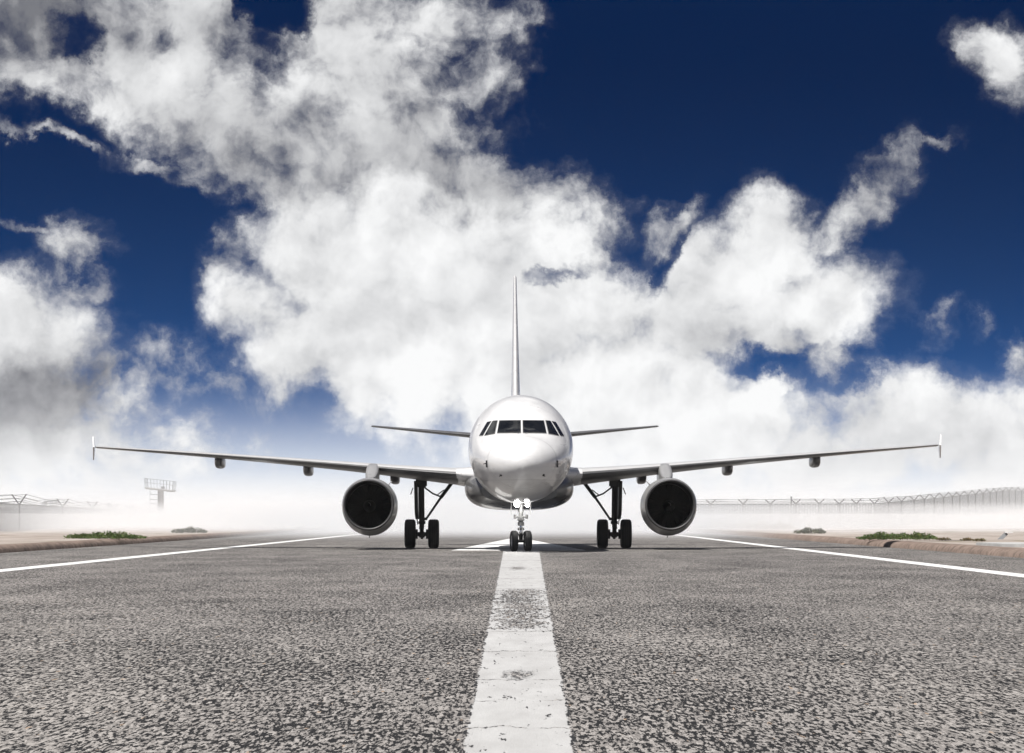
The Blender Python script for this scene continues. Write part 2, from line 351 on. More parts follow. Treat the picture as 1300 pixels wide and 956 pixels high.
def m_sand():
    m, t, b = mat("pale_sandy_ground"); P = t.obj(); x, y, z = t.sep(P)[:]
    Q = t.xyz(x, t.m('MULTIPLY', y, .3), 0.0)
    n = t.noise(Q, .35, 7, .62); g = t.noise(Q, 6, 5, .6)
    c = t.mix(t.rng(n, .35, .68), (.33, .295, .268, 1), (.20, .168, .142, 1))
    c = t.mix(t.rng(n, .60, .74), c, (.15, .145, .075, 1))
    c = t.mix(t.m('MULTIPLY', t.rng(g, .5, .75), .4), c, (.14, .12, .10, 1))
    t.l.new(c, b.inputs['Base Color']); b.inputs['Roughness'].default_value = .95; b.inputs['Specular IOR Level'].default_value = .15
    bn = t.add('ShaderNodeBump'); bn.inputs['Strength'].default_value = .5; bn.inputs['Distance'].default_value = .05
    t.l.new(g, bn.inputs['Height']); t.l.new(bn.outputs[0], b.inputs['Normal'])
    return m
M['asphalt'] = m_asphalt(); M['line'] = m_paint("worn_white_line_paint", True); M['edgepaint'] = m_paint("white_edge_paint", False)
M['sand'] = m_sand()
def m_chainlink():
    m, t, b = mat("chain_link_mesh"); P = t.obj(); x, y, z = t.sep(P)[:]
    s_ = t.m('ADD', x, y)
    def wire(v): return t.m('LESS_THAN', t.m('ABSOLUTE', t.m('SUBTRACT', t.m('FRACT', t.m('MULTIPLY', v, 8.0)), .5)), .26)
    wv = t.m('MAXIMUM', wire(t.m('ADD', s_, z)), wire(t.m('SUBTRACT', s_, z)))
    b.inputs['Base Color'].default_value = (.17, .175, .18, 1); b.inputs['Metallic'].default_value = .3; b.inputs['Roughness'].default_value = .6
    t.l.new(wv, b.inputs['Alpha']); return m
M['chain'] = m_chainlink()
def m_lamp():
    m, t, b = mat("lit_lamp_glass")
    b.inputs['Base Color'].default_value = (.9, .9, .9, 1)
    b.inputs['Emission Color'].default_value = (1, .985, .95, 1); b.inputs['Emission Strength'].default_value = 60
    return m
M['lamp'] = m_lamp()

# ------------------------------------------------------------------ mesh helpers
def link(name, bm, m, parent=None, smooth=40):
    me = bpy.data.meshes.new(name)
    bmesh.ops.recalc_face_normals(bm, faces=bm.faces[:])
    if smooth:
        for f in bm.faces: f.smooth = True
        lim = R(smooth)
        for e in bm.edges:
            if len(e.link_faces) == 2 and e.calc_face_angle(0) > lim: e.smooth = False
    bm.to_mesh(me); bm.free()
    o = bpy.data.objects.new(name, me); COL.objects.link(o)
    me.materials.append(m)
    if parent: o.parent = parent
    return o
def empty(name, loc, label, cat, group=None, rz=0):
    o = bpy.data.objects.new(name, None); COL.objects.link(o); o.location = loc; o.rotation_euler = (0, 0, rz)
    o.empty_display_size = .5
    tag(o, label, cat, group); return o
def tag(o, label, cat, group=None):
    o['label'] = label; o['category'] = cat
    if group: o['group'] = group
    return o
def kind(o, k, label=None):
    o['kind'] = k
    if label: o['label'] = label
    return o
def loft(bm, rings, cap0=True, cap1=True, closed=True):
    vs = [[bm.verts.new(p) for p in r] for r in rings]
    n = len(rings[0])
    for a, b in zip(vs[:-1], vs[1:]):
        for i in range(n if closed else n - 1):
            j = (i + 1) % n
            bm.faces.new((a[i], a[j], b[j], b[i]))
    if cap0: bm.faces.new(vs[0])
    if cap1: bm.faces.new(vs[-1][::-1])
    return vs
def tube(bm, p0, p1, r0, r1=None, n=12):
    r1 = r0 if r1 is None else r1
    p0, p1 = Vector(p0), Vector(p1); d = (p1 - p0).normalized()
    a = d.orthogonal().normalized(); b = d.cross(a)
    loft(bm, [[p + (a * math.cos(k * 2 * math.pi / n) + b * math.sin(k * 2 * math.pi / n)) * r for k in range(n)] for p, r in ((p0, r0), (p1, r1))])
def path(bm, pts, r, n=8):
    pts = [Vector(p) for p in pts]; rings = []
    for i, p in enumerate(pts):
        d = (pts[min(i + 1, len(pts) - 1)] - pts[max(i - 1, 0)]).normalized()
        a = Vector((0, 0, 1)); a = (a - d * a.dot(d)); a = a.normalized() if a.length > 1e-3 else d.orthogonal().normalized(); b = d.cross(a)
        rings.append([p + (a * math.cos(k * 2 * math.pi / n) + b * math.sin(k * 2 * math.pi / n)) * r for k in range(n)])
    loft(bm, rings)
def box(bm, c, s, bev=0, rot=None):
    r = bmesh.ops.create_cube(bm, size=1)
    mt = Matrix.Translation(c) @ (rot.to_4x4() if rot else Matrix.Identity(4)) @ Matrix.Diagonal((*s, 1))
    bmesh.ops.transform(bm, matrix=mt, verts=r['verts'])
    if bev:
        es = list({e for v in r['verts'] for e in v.link_edges})
        bmesh.ops.bevel(bm, geom=es, offset=bev, segments=2, affect='EDGES')
def bar(bm, p0, p1, w, h, up=(0, 0, 1)):
    p0, p1 = Vector(p0), Vector(p1); d = (p1 - p0).normalized(); u = Vector(up)
    s = d.cross(u).normalized() * w / 2; t_ = s.cross(d).normalized() * h / 2
    loft(bm, [[p + s + t_, p - s + t_, p - s - t_, p + s - t_] for p in (p0, p1)])
def revolve(bm, prof, c, axis='y', n=48, cap=False, squash=None):
    """prof: list of (along, radius)"""
    rings = []
    for a, r in prof:
        ring = []
        for k in range(n):
            th = 2 * math.pi * k / n; u, v = math.cos(th) * r, math.sin(th) * r
            if squash: u, v = squash(u, v, a)
            ring.append(Vector((c[0] + u, c[1] + a, c[2] + v)) if axis == 'y' else Vector((c[0] + a, c[1] + u, c[2] + v)))
        rings.append(ring)
    loft(bm, rings, cap, cap)
def pchip(xs, ys):
    n = len(xs); h = [xs[i + 1] - xs[i] for i in range(n - 1)]; d = [(ys[i + 1] - ys[i]) / h[i] for i in range(n - 1)]
    m = [d[0]] + [0 if d[i - 1] * d[i] <= 0 else 2 * d[i - 1] * d[i] / (d[i - 1] + d[i]) for i in range(1, n - 1)] + [d[-1]]
    def f(x):
        x = min(max(x, xs[0]), xs[-1]); i = 0
        while i < n - 2 and x > xs[i + 1]: i += 1
        t = (x - xs[i]) / h[i]
        return ((2 * t**3 - 3 * t**2 + 1) * ys[i] + (t**3 - 2 * t**2 + t) * h[i] * m[i] + (-2 * t**3 + 3 * t**2) * ys[i + 1] + (t**3 - t**2) * h[i] * m[i + 1])
    return f
def grid_sheet(name, quad, m, nx=1, ny=1, z=0.0):
    bm = bmesh.new()
    (a, b, c, d) = [Vector((*q, z)) for q in quad]
    V = [[bm.verts.new(a.lerp(b, i / nx).lerp(d.lerp(c, i / nx), j / ny)) for i in range(nx + 1)] for j in range(ny + 1)]
    for j in range(ny):
        for i in range(nx): bm.faces.new((V[j][i], V[j][i + 1], V[j + 1][i + 1], V[j + 1][i]))
    o = link(name, bm, m, smooth=0)
    for p in o.data.polygons:
        if p.normal.z < 0: p.flip()
    return o
def at(px, d): return (px - 650) / F * d
def zat(py, d): return CH + (657 - py) / F * d

# ------------------------------------------------------------------ ground, runway, markings
FAR = 2600
kind(grid_sheet("ground", [(-1400, -60), (1400, -60), (1400, FAR), (-1400, FAR)], M['sand'], z=-.03), 'structure')
XL, XR = -18.2, 16.0
kind(grid_sheet("runway", [(XL - .05, -60), (XR + .05, -60), (XR + .05, FAR - 5), (XL - .05, FAR - 5)], M['asphalt'], z=0), 'structure')
def line_quad(x0, y0, x1, y1, w):
    return [(x0 - w / 2, y0), (x0 + w / 2, y0), (x1 + w / 2, y1), (x1 - w / 2, y1)]
kind(grid_sheet("edge_line", line_quad(-12.55, -10, -11.2, 290, .62), M['edgepaint'], z=.004), 'structure')
kind(grid_sheet("edge_line", line_quad(10.75, -10, 12.4, 290, .62), M['edgepaint'], z=.004), 'structure')
def cw(d): return .634 + (d - 21.5) / 83.7 * .70
def cx(d): return .057 + (d - 21.5) / 83.7 * .293
kind(grid_sheet("centre_line", [(cx(2) - cw(2) / 2 - .03, 2), (cx(2) + cw(2) / 2 + .03, 2), (cx(107.5) + cw(107.5) / 2 + .03, 107.5), (cx(107.5) - cw(107.5) / 2 - .03, 107.5)], M['line'], z=.004), 'structure')
bm = bmesh.new()
bm.faces.new([bm.verts.new(p) for p in ((-2.35, 107.8, .004), (2.85, 107.8, .004), (.42, 178, .004), (.22, 178, .004))])
kind(link("arrow_marking", bm, M['edgepaint'], smooth=0), 'structure')
# raised verges behind brown kerbs
def verge(sgn, xe, name):
    rnd = random.Random(3 if sgn < 0 else 4)
    bm = bmesh.new(); rows = []
    ys = [-60 + 8 * i for i in range(60)] + [500, 700, 1000, 1600, FAR - 10]
    for yy in ys:
        j = lambda a: rnd.uniform(-a, a)
        rows.append([(xe + sgn * .62, yy, .262), (xe + sgn * 2.5, yy, .27 + j(.03)), (xe + sgn * 6, yy, .26 + j(.05)),
                     (xe + sgn * 12, yy, .30 + j(.08)), (xe + sgn * 30, yy, .32 + j(.1)), (xe + sgn * 90, yy, .35), (xe + sgn * 900, yy, .4)])
    loft(bm, [[Vector(p) for p in r] for r in rows], False, False, closed=False)
    o = link(name, bm, M['sand'], smooth=60)
    if o.data.polygons[0].normal.z < 0: o.data.flip_normals()
    kind(o, 'structure')
    bm = bmesh.new()
    rings = []
    y = -60
    while y < 900:
        w = rnd.uniform(-.015, .015)
        rings.append([Vector((xe + sgn * (-.0 + w), y, -.02)), Vector((xe + sgn * (.05 + w), y, .12)), Vector((xe + sgn * (.16 + w), y, .215 + w)), Vector((xe + sgn * .34, y, .258 + w)), Vector((xe + sgn * .66, y, .275)), Vector((xe + sgn * .66, y, -.02))])
        y += 3.0 if y < 260 else 12
    loft(bm, rings)
    kind(link("kerb", bm, M['kerb'], smooth=50), 'structure')
verge(-1, XL, "verge"); verge(1, XR, "verge")

# ------------------------------------------------------------------ airliner
PX, PY = .37, 100.0
A = empty("airliner", (PX, PY, 0), "white twin-engine passenger jet facing the camera on the runway, nose lights on", "airplane", rz=R(.42))
st = [  # y, half width, top, bottom, z of widest
    (0.0, .02, 3.22, 3.18, 3.20), (.10, .36, 3.50, 2.90, 3.21), (.3, .64, 3.73, 2.68, 3.23), (.6, .92, 3.95, 2.48, 3.26), (1.0, 1.17, 4.14, 2.31, 3.31),
    (1.5, 1.40, 4.31, 2.16, 3.38), (1.9, 1.53, 4.50, 2.07, 3.44), (2.5, 1.69, 4.90, 1.98, 3.53), (3.0, 1.79, 5.19, 1.92, 3.60), (3.5, 1.86, 5.41, 1.88, 3.67),
    (4.2, 1.925, 5.64, 1.84, 3.75), (5.0, 1.96, 5.81, 1.81, 3.82), (6.0, 1.975, 5.90, 1.80, 3.86), (7.5, 1.975, 5.93, 1.80, 3.87), (22, 1.975, 5.93, 1.80, 3.87),
    (25, 1.88, 5.93, 2.25, 4.02), (28, 1.55, 5.90, 3.05, 4.45), (31, .98, 5.78, 4.10, 4.95), (33.4, .38, 5.52, 4.86, 5.2), (33.84, .16, 5.38, 5.02, 5.2)]
sq = [math.sqrt(s[0]) for s in st]
fw, ft, fbm, fc = [pchip(sq, [s[k] for s in st]) for k in (1, 2, 3, 4)]
def sec(y):
    s = math.sqrt(max(y, 0)); return fw(s), ft(s), fbm(s), fc(s)
def fus_pt(y, th):
    w, tp, bt, c = sec(y); sn = math.sin(th)
    return Vector((w * math.cos(th), y, c + (tp - c) * sn if sn > 0 else c + (c - bt) * sn))
ys = [(k / 34 * math.sqrt(7.5)) ** 2 for k in range(35)] + [9, 12, 15, 18, 20, 22] + [22 + 11.84 * k / 14 for k in range(1, 15)]
bm = bmesh.new(); loft(bm, [[fus_pt(y, 2 * math.pi * k / 72) for k in range(72)] for y in ys])
fus = link("fuselage", bm, M['white'], A, smooth=60)
def ysurf(x, z):
    lo, hi = .001, 7.4
    for _ in range(40):
        y = (lo + hi) / 2; w, tp, bt, c = sec(y)
        v = (x / w) ** 2 + (((z - c) / (tp - c)) if z > c else ((z - c) / (c - bt))) ** 2
        if v > 1: lo = y
        else: hi = y
    return hi
def nrm(x, z):
    e = .01; dyx = (ysurf(x + e, z) - ysurf(x - e, z)) / (2 * e); dyz = (ysurf(x, z + e) - ysurf(x, z - e)) / (2 * e)
    return Vector((dyx, -1, dyz)).normalized()
def pane(name, q, off, m, parent, n=8, rad=.0):
    """quad in front view (x, z): bottom-inner, bottom-outer, top-outer, top-inner, laid on the nose skin"""
    bm = bmesh.new(); a, b, c, d = [Vector(p) for p in q]
    def ring(o_):
        g = []
        for j in range(n + 1):
            row = []
            for i in range(n + 1):
                u, v = i / n, j / n
                p = a.lerp(b, u).lerp(d.lerp(c, u), v); x, z = p
                row.append(bm.verts.new(Vector((x, ysurf(x, z), z)) + nrm(x, z) * o_))
            g.append(row)
        return g
    t_, u_ = ring(off), ring(-.01)
    for j in range(n):
        for i in range(n): bm.faces.new((t_[j][i], t_[j][i + 1], t_[j + 1][i + 1], t_[j + 1][i]))
    def border(g): return [g[0][i] for i in range(n)] + [g[j][n] for j in range(n)] + [g[n][i] for i in range(n, 0, -1)] + [g[j][0] for j in range(n, 0, -1)]
    bt, bu = border(t_), border(u_)
    for k in range(len(bt)): bm.faces.new((bt[k], bu[k], bu[(k + 1) % len(bt)], bt[(k + 1) % len(bt)]))
    for v in list(bm.verts):
        if not v.link_faces: bm.verts.remove(v)
    return link(name, bm, m, parent, smooth=30)
def grow(q, e):
    c = sum((Vector(p) for p in q), Vector((0, 0))) / 4
    out = []
    for p in q:
        d = Vector(p) - c; out.append((p[0] + e * (1 if d.x > 0 else -1), p[1] + e * (1 if d.y > 0 else -1)))
    return out
WIN = [[(.045, 4.335), (.885, 4.335), (.80, 4.80), (.045, 4.80)], [(.985, 4.315), (1.345, 4.265), (1.055, 4.80), (.885, 4.805)], [(1.405, 4.27), (1.535, 4.275), (1.255, 4.765), (1.115, 4.785)]]
for sg in (1, -1):
    for k, q in enumerate(WIN):
        q = [(sg * x, z) for x, z in q]
        if sg < 0: q = [q[1], q[0], q[3], q[2]]
        fr = pane("window_frame", grow(q, .022), .010, M['frame'], fus)
        pane("cockpit_window", q, .020, M['glass'], fus)
    # wiper resting under the windscreen
    bm = bmesh.new(); pts = [Vector((sg * x, ysurf(sg * x, z), z)) + nrm(sg * x, z) * .045 for x, z in ((.10, 4.30), (.3, 4.335), (.62, 4.35))]
    path(bm, pts, .012, 6); link("wiper", bm, M['black'], fus)
    # air-data probe on its plate, and a static port lower down
    x, z = sg * 1.262, 3.22; p = Vector((x, ysurf(x, z), z)); n_ = nrm(x, z)
    bm = bmesh.new(); bar(bm, p + Vector((0, 0, -.14)) + n_ * .02, p + Vector((0, 0, .11)) + n_ * .02, .075, .03, up=n_)
    tube(bm, p + n_ * .02, p + n_ * .13, .022, .015, 8); tube(bm, p + n_ * .13, p + n_ * .13 + Vector((0, -.16, -.02)), .018, .012, 8)
    link("air_data_probe", bm, M['black'], fus)
    x, z = sg * .765, 2.79; p = Vector((x, ysurf(x, z), z)); n_ = nrm(x, z)
    bm = bmesh.new(); tube(bm, p - n_ * .01, p + n_ * .02, .055, .045, 14); tube(bm, p + n_ * .02, p + n_ * .09, .02, .012, 8); link("air_data_probe", bm, M['black'], fus)
# belly fairing
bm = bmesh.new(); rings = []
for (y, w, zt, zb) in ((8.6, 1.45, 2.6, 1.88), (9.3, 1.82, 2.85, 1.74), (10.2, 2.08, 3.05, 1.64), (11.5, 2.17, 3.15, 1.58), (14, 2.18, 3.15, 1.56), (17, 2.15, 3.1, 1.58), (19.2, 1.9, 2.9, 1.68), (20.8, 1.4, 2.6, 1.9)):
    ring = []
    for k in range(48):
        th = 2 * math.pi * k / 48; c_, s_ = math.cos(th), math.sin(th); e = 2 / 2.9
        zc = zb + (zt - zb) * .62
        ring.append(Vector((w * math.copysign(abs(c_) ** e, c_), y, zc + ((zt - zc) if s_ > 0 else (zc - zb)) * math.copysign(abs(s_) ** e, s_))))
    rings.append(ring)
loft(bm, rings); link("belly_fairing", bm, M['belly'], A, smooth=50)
# small blade antennas, under the belly and on the crown
def blade(x, y, z, h, ch, dn):
    bm = bmesh.new(); sgn = -1 if dn else 1
    loft(bm, [[Vector((x + a * k, y + b * k2 + off, z + sgn * hh)) for a, b in ((0, 0), (.025, .5 * ch), (0, ch), (-.025, .5 * ch))] for hh, k, k2, off in ((-.05, 1, 1, 0), (h, .5, .6, .3 * ch))])
    link("antenna", bm, M['white'], fus)
blade(0, 7.4, 1.82, .28, .35, True); blade(.1, 8.3, 1.80, .12, .3, True); blade(0, 9.4, 5.92, .24, .35, False)
# wing
def airfoil(n=16):
    up = []
    for k in range(n + 1):
        c = .5 * (1 - math.cos(math.pi * k / n))
        t_ = 5 * (.2969 * math.sqrt(c) - .126 * c - .3516 * c**2 + .2843 * c**3 - .1036 * c**4)
        up.append((c, t_, .06 * (c - c * c)))
    pts = [(c, cm + t_ * .78) for c, t_, cm in up[::-1]] + [(c, cm * .6 - t_ * .78) for c, t_, cm in up[1:-1]]
    return pts
AF = airfoil()
def foil(bm, stations, flip=1):
    rings = []
    for (x, y, ch, z, tk, inc) in stations:
        ring = []
        ci, si = math.cos(R(inc)), math.sin(R(inc))
        for c, h in AF:
            yy = (c - .4) * ch; zz = h * tk
            ring.append(Vector((x * flip, y + .4 * ch + yy * ci + zz * si, z - yy * si + zz * ci)))
        rings.append(ring)
    loft(bm, rings)
zmid = pchip([0, 1.97, 7.8, 12.65, 17.80], [2.68, 2.84, 3.42, 3.85, 4.25])
chord = pchip([0, 1.97, 6.4, 17.80], [6.9, 6.0, 3.95, 1.5]); thick = pchip([0, 1.97, 6.4, 12.65, 17.80], [1.0, .86, .50, .27, .13])
def le(x): return 10.6 + (x - 1.97) * .51
for sg in (1, -1):
    tipup = .09 if sg > 0 else 0.0
    bm = bmesh.new(); sts = []
    for k in range(19):
        x = 1.2 + (17.80 - 1.2) * k / 18
        sts.append((x, le(x), chord(x), zmid(x) + tipup * (x / 17.80) ** 2, thick(x) * 1.0, 3.0 - 3.2 * x / 17.80))
    x = 17.9; sts.append((x, le(x) + .25, 1.1, zmid(17.80) + tipup + .01, .06, -.2))
    foil(bm, sts, sg)
    wing = link("wing", bm, M['wing'], A, smooth=50)
    wing.data.materials.append(M['slat'])     # paler slats along the leading edge
    for p_ in wing.data.polygons:
        if len(p_.vertices) == 4:
            q_ = [v % len(AF) for v in p_.vertices]
            if min(q_) >= 9 and max(q_) <= 15: p_.material_index = 1
    # wing tip fence: a swept arrowhead plate above and below the tip
    zt = zmid(17.80) + tipup; yt = le(17.9); xo = sg * 17.92
    bm = bmesh.new()
    for prof in ([(.05, 0, 0), (.6, .46, .11), (.85, .46, .13), (1.0, 0, .09)], [(.05, 0, 0), (.55, -.53, .08), (.78, -.53, .10), (1.0, 0, .09)]):
        a = [Vector((xo + sg * (o_ + .035 - .02 * abs(z_)), yt + y_, zt + z_)) for y_, z_, o_ in prof]
        b = [Vector((xo + sg * (o_ - .035 + .02 * abs(z_)), yt + y_, zt + z_)) for y_, z_, o_ in prof]
        loft(bm, [a, b])
    link("wingtip_fence", bm, M['white'], wing, smooth=30)
    # flap track fairings
    for x in (5.05, 8.7, 12.5):
        ch = chord(x); y0 = le(x) + .42 * ch; zb = zmid(x) + tipup * (x / 17.80) ** 2
        L = 2.9 if x < 10 else 2.4; bm = bmesh.new(); rings = []
        for f_ in (0, .04, .12, .28, .5, .75, .92, 1):
            pr = math.sqrt(max(.0, 1 - (max(0, .3 - f_) / .3) ** 2)) if f_ < .3 else 1 - ((f_ - .3) / .7) ** 2 * .85
            w_, h_ = .06 + .14 * pr, .06 + .23 * pr
            zc = zb - .02 - .10 * f_
            ring = []
            for k in range(20):
                th = 2 * math.pi * k / 20; c_, s_ = math.cos(th), math.sin(th); e = .62
                ring.append(Vector((sg * x + w_ * math.copysign(abs(c_) ** e, c_), y0 + L * f_, zc - .17 + h_ * math.copysign(abs(s_) ** e, s_))))
            rings.append(ring)
        loft(bm, rings); link("flap_track_fairing", bm, M['wing'], wing, smooth=50)
    # wing root fillet with landing light glass
    bm = bmesh.new(); rings = []
    for x, sc in ((1.75, 1.25), (1.97, 1.16), (2.2, 1.06), (2.5, 1.01)):
        rings.append((x, le(x) - .22 * (2.6 - x), chord(x) + .3 * (2.6 - x), zmid(x), thick(x) * sc, 3.0))
    foil(bm, rings, sg); link("wing_root_fillet", bm, M['white'], wing, smooth=50)
    # engine
    ex, ey, ez = sg * 5.92, 9.9, 1.77
    def egg(u, v, a):
        k = min(1, max(0, a / 1.2)); 
        return u, v - (.05 + (.07 if v < 0 else 0) * abs(v)) * k + (.03 * k if v > 0 else 0)
    bm = bmesh.new()
    revolve(bm, [(.16, 1.005), (.3, 1.035), (.6, 1.07), (1.1, 1.095), (1.7, 1.10), (2.4, 1.07), (3.1, .97), (3.7, .83), (3.72, .80), (3.0, .80), (2.2, .80)], (ex, ey, ez), n=64, squash=egg)
    nac = link("engine_nacelle", bm, M['nacelle'], A, smooth=50)
    bm = bmesh.new()
    lip = [(.16, 1.004)] + [(.16 - .16 * math.sin(math.pi * k / 12) ** .8 if 0 < k < 12 else .16, .955 + .05 * math.cos(math.pi * k / 12)) for k in range(1, 12)] + [(.17, .900)]
    revolve(bm, lip, (ex, ey, ez), n=64, squash=egg); link("inlet_lip", bm, M['lip'], nac, smooth=60)
    bm = bmesh.new(); revolve(bm, [(.17, .900), (.3, .880), (.6, .865), (1.0, .87), (1.6, .87)], (ex, ey, ez), n=64, squash=egg); link("inlet_duct", bm, M['duct'], nac, smooth=60)
    bm = bmesh.new()
    cz = ez - .045; nb = 24
    for k in range(nb):
        th = 2 * math.pi * k / nb; rings = []
        for r_, tw, wd in ((.24, 25, .17), (.5, 42, .19), (.85, 60, .2)):
            a0 = Vector((math.cos(th), 0, math.sin(th))); tg = Vector((-math.sin(th), 0, math.cos(th)))
            dv = tg * math.sin(R(tw)) + Vector((0, 1, 0)) * math.cos(R(tw)); nv = tg * math.cos(R(tw)) - Vector((0, 1, 0)) * math.sin(R(tw))
            c0 = Vector((ex, ey + 1.12, cz)) + a0 * r_
            rings.append([c0 + dv * wd * .5, c0 + nv * .012, c0 - dv * wd * .5, c0 - nv * .012])
        loft(bm, rings)
    revolve(bm, [(1.38, .02), (1.38, .868)], (ex, ey, cz), n=40)
    link("fan", bm, M['blade'], nac, smooth=50)
    bm = bmesh.new(); revolve(bm, [(.72, .004), (.78, .06), (.9, .14), (1.05, .22), (1.2, .26), (1.3, .26)], (ex, ey, cz), n=32, cap=True)
    sp = link("spinner", bm, M['blade'], nac, smooth=60)
    bm = bmesh.new(); pts = []   # pale comma painted on the spinner
    for k in range(9):
        a = k / 8 * 1.5; r_ = .05 + .011 * k
        pts.append((ex + r_ * math.cos(a + .4), ey + .77 + (r_ - .05) * 1.45 - .012, cz + r_ * math.sin(a + .4)))
    path(bm, pts, .012, 6); link("spinner_mark", bm, M['gearwhite'], nac)
    bm = bmesh.new(); revolve(bm, [(2.6, .62), (3.6, .58), (4.5, .42), (4.55, .36), (4.1, .34)], (ex, ey, cz - .05), n=40); revolve(bm, [(4.0, .33), (4.6, .2), (5.1, .02)], (ex, ey, cz - .05), n=24, cap=True)
    link("exhaust_nozzle", bm, M['lip'], nac, smooth=50)
    bm = bmesh.new(); tube(bm, (ex - .03, ey + 1.5, ez - 1.18), (ex - .03, ey + 1.7, ez - 1.31), .018, .01, 6); link("drain_mast", bm, M['black'], nac)
    # nacelle strake
    bm = bmesh.new(); sa = R(48); pd = Vector((-sg * math.cos(sa), 0, math.sin(sa))); c0 = Vector((ex, ey, ez - .02))
    loft(bm, [[c0 + pd * r_ + Vector((sg * o_, y_, 0)) for y_, r_ in ((.9, 1.08), (1.5, 1.3), (1.75, 1.28), (1.8, 1.08))] for o_ in (-.012, .012)])
    link("nacelle_strake", bm, M['nacelle'], nac, smooth=0)
    # pylon
    bm = bmesh.new(); rings = []
    for y, zb, zt_, w_ in ((10.75, 2.72, 2.86, .10), (11.1, 2.70, 2.96, .20), (11.7, 2.66, 3.16, .26), (12.3, 2.62, 3.36, .27), (12.75, 2.6, 3.44, .26), (13.3, 2.6, 3.44, .25), (15.2, 2.7, 3.2, .18), (16.3, 2.9, 3.1, .06)):
        rings.append([Vector((ex - sg * .06 + w_ * math.copysign(abs(math.cos(th)) ** .6, math.cos(th)), y, (zb + zt_) / 2 + (zt_ - zb) / 2 * math.copysign(abs(math.sin(th)) ** .6, math.sin(th)))) for th in [2 * math.pi * (k + .5) / 20 for k in range(20)]])
    loft(bm, rings); link("engine_pylon", bm, M['nacelle'], A, smooth=50)
    # tailplane
    bm = bmesh.new(); foil(bm, [(x, 26.9 + x * .62, 4.0 - x * .365, 4.84 + .106 * x, .40 - .043 * x, -1.0) for x in [0.2 + 6.45 * k / 8 for k in range(9)]] + [(6.74, 26.9 + 6.74 * .62 + .3, 1.2, 4.84 + .106 * 6.74, .05, -1)], sg)
    link("tailplane", bm, M['wing'], A, smooth=50)
# fin (the vertical surface), built as a foil standing on the tail cone
bm = bmesh.new(); rings = []
for k in range(11):
    f_ = k / 10; z = 5.6 + 6.9 * f_; ch = 5.9 - 3.9 * f_; y0 = 25.6 + 5.2 * f_; tk = .60 - .42 * f_
    if k == 0: y0 -= .9; ch += .9; tk = .68
    rings.append([Vector((h * tk, y0 + c * ch, z)) for c, h in [(c, (h - .06 * (c - c * c) * (1 if i <= 16 else .6))) for i, (c, h) in enumerate(AF)]])
rings.append([Vector((v.x * .4, v.y + .12 if v.y < 31.5 else v.y - .1, v.z + .07)) for v in rings[-1]])
loft(bm, rings); link("tail_fin", bm, M['white'], A, smooth=50)

def tyre(name, c, r, w, parent, yaw=0, rim=True):
    bm = bmesh.new(); h = w / 2
    prof = [(-h * .72, r * .52), (-h * .95, r * .62), (-h, r * .78), (-h * .92, r * .91), (-h * .66, r * .985), (-h * .42, r), (-h * .40, r * .975), (-h * .32, r * .975), (-h * .30, r), (-h * .05, r), (-h * .04, r * .975), (h * .04, r * .975),
            (h * .05, r), (h * .30, r), (h * .32, r * .975), (h * .40, r * .975), (h * .42, r), (h * .66, r * .985), (h * .92, r * .91), (h, r * .78), (h * .95, r * .62), (h * .72, r * .52)]
    revolve(bm, prof, (0, 0, 0), axis='x', n=40)
    o = link(name, bm, M['tyre'], parent, smooth=35)
    bm = bmesh.new(); revolve(bm, [(-h * .74, r * .53), (-h * .70, r * .40), (-h * .45, r * .34), (-h * .5, .02)], (0, 0, 0), axis='x', n=32); revolve(bm, [(h * .5, .02), (h * .45, r * .34), (h * .70, r * .40), (h * .74, r * .53)], (0, 0, 0), axis='x', n=32)
    for s_ in (-1, 1):
        for k in range(9):
            a = 2 * math.pi * k / 9; tube(bm, (s_ * h * .52, r * .22 * math.cos(a), r * .22 * math.sin(a)), (s_ * h * .62, r * .22 * math.cos(a), r * .22 * math.sin(a)), .02, .02, 6)
    w_ = link("wheel_rim", bm, M['rim'], parent, smooth=35)
    for q in (o, w_): q.location = c; q.rotation_euler = (0, 0, yaw)
    return o
# nose gear
gx, gy = 0.0, 5.07; yaw = R(9)
bm = bmesh.new()
tube(bm, (gx, gy + .12, 2.1), (gx, gy + .02, 1.05), .085, .085, 16); tube(bm, (gx, gy + .02, 1.10), (gx, gy + .02, .96), .12, .12, 16)
tube(bm, (-.26, gy + .02, 1.30), (.26, gy + .02, 1.30), .035, .035, 10); box(bm, (0, gy + .0, 1.2), (.26, .22, .12), .02)
for s_ in (-1, 1): tube(bm, (s_ * .22, gy + .02, 1.22), (s_ * .22, gy + .02, 1.38), .05, .05, 10)
bar(bm, (-.07, gy + .1, 1.5), (-.10, gy + 1.0, 2.0), .06, .06); bar(bm, (.07, gy + .1, 1.5), (.10, gy + 1.0, 2.0), .06, .06)
ng = link("nose_gear", bm, M['gearwhite'], A, smooth=40)
bm = bmesh.new(); tube(bm, (gx, gy + .02, .98), (gx, gy, .42), .055, .055, 14); link("oleo_piston", bm, M['chrome'], ng)
bm = bmesh.new(); tube(bm, (gx - .15 , gy + .03, .39), (gx + .15, gy - .03, .39), .06, .06, 12); box(bm, (0, gy, .47), (.15, .16, .22), .03); 
bar(bm, (-.05, gy - .09, .9), (-.05, gy - .30, .70), .04, .05); bar(bm, (.05, gy - .09, .9), (.05, gy - .30, .70), .04, .05); bar(bm, (0, gy - .30, .70), (0, gy - .06, .46), .13, .05)
tube(bm, (-.12, gy - .02, .84), (.12, gy - .02, .84), .045, .045, 10); tube(bm, (-.13, gy - .05, .72), (-.05, gy - .05, .55), .02, .02, 6); tube(bm, (.13, gy - .05, .74), (.05, gy - .05, .55), .02, .02, 6)
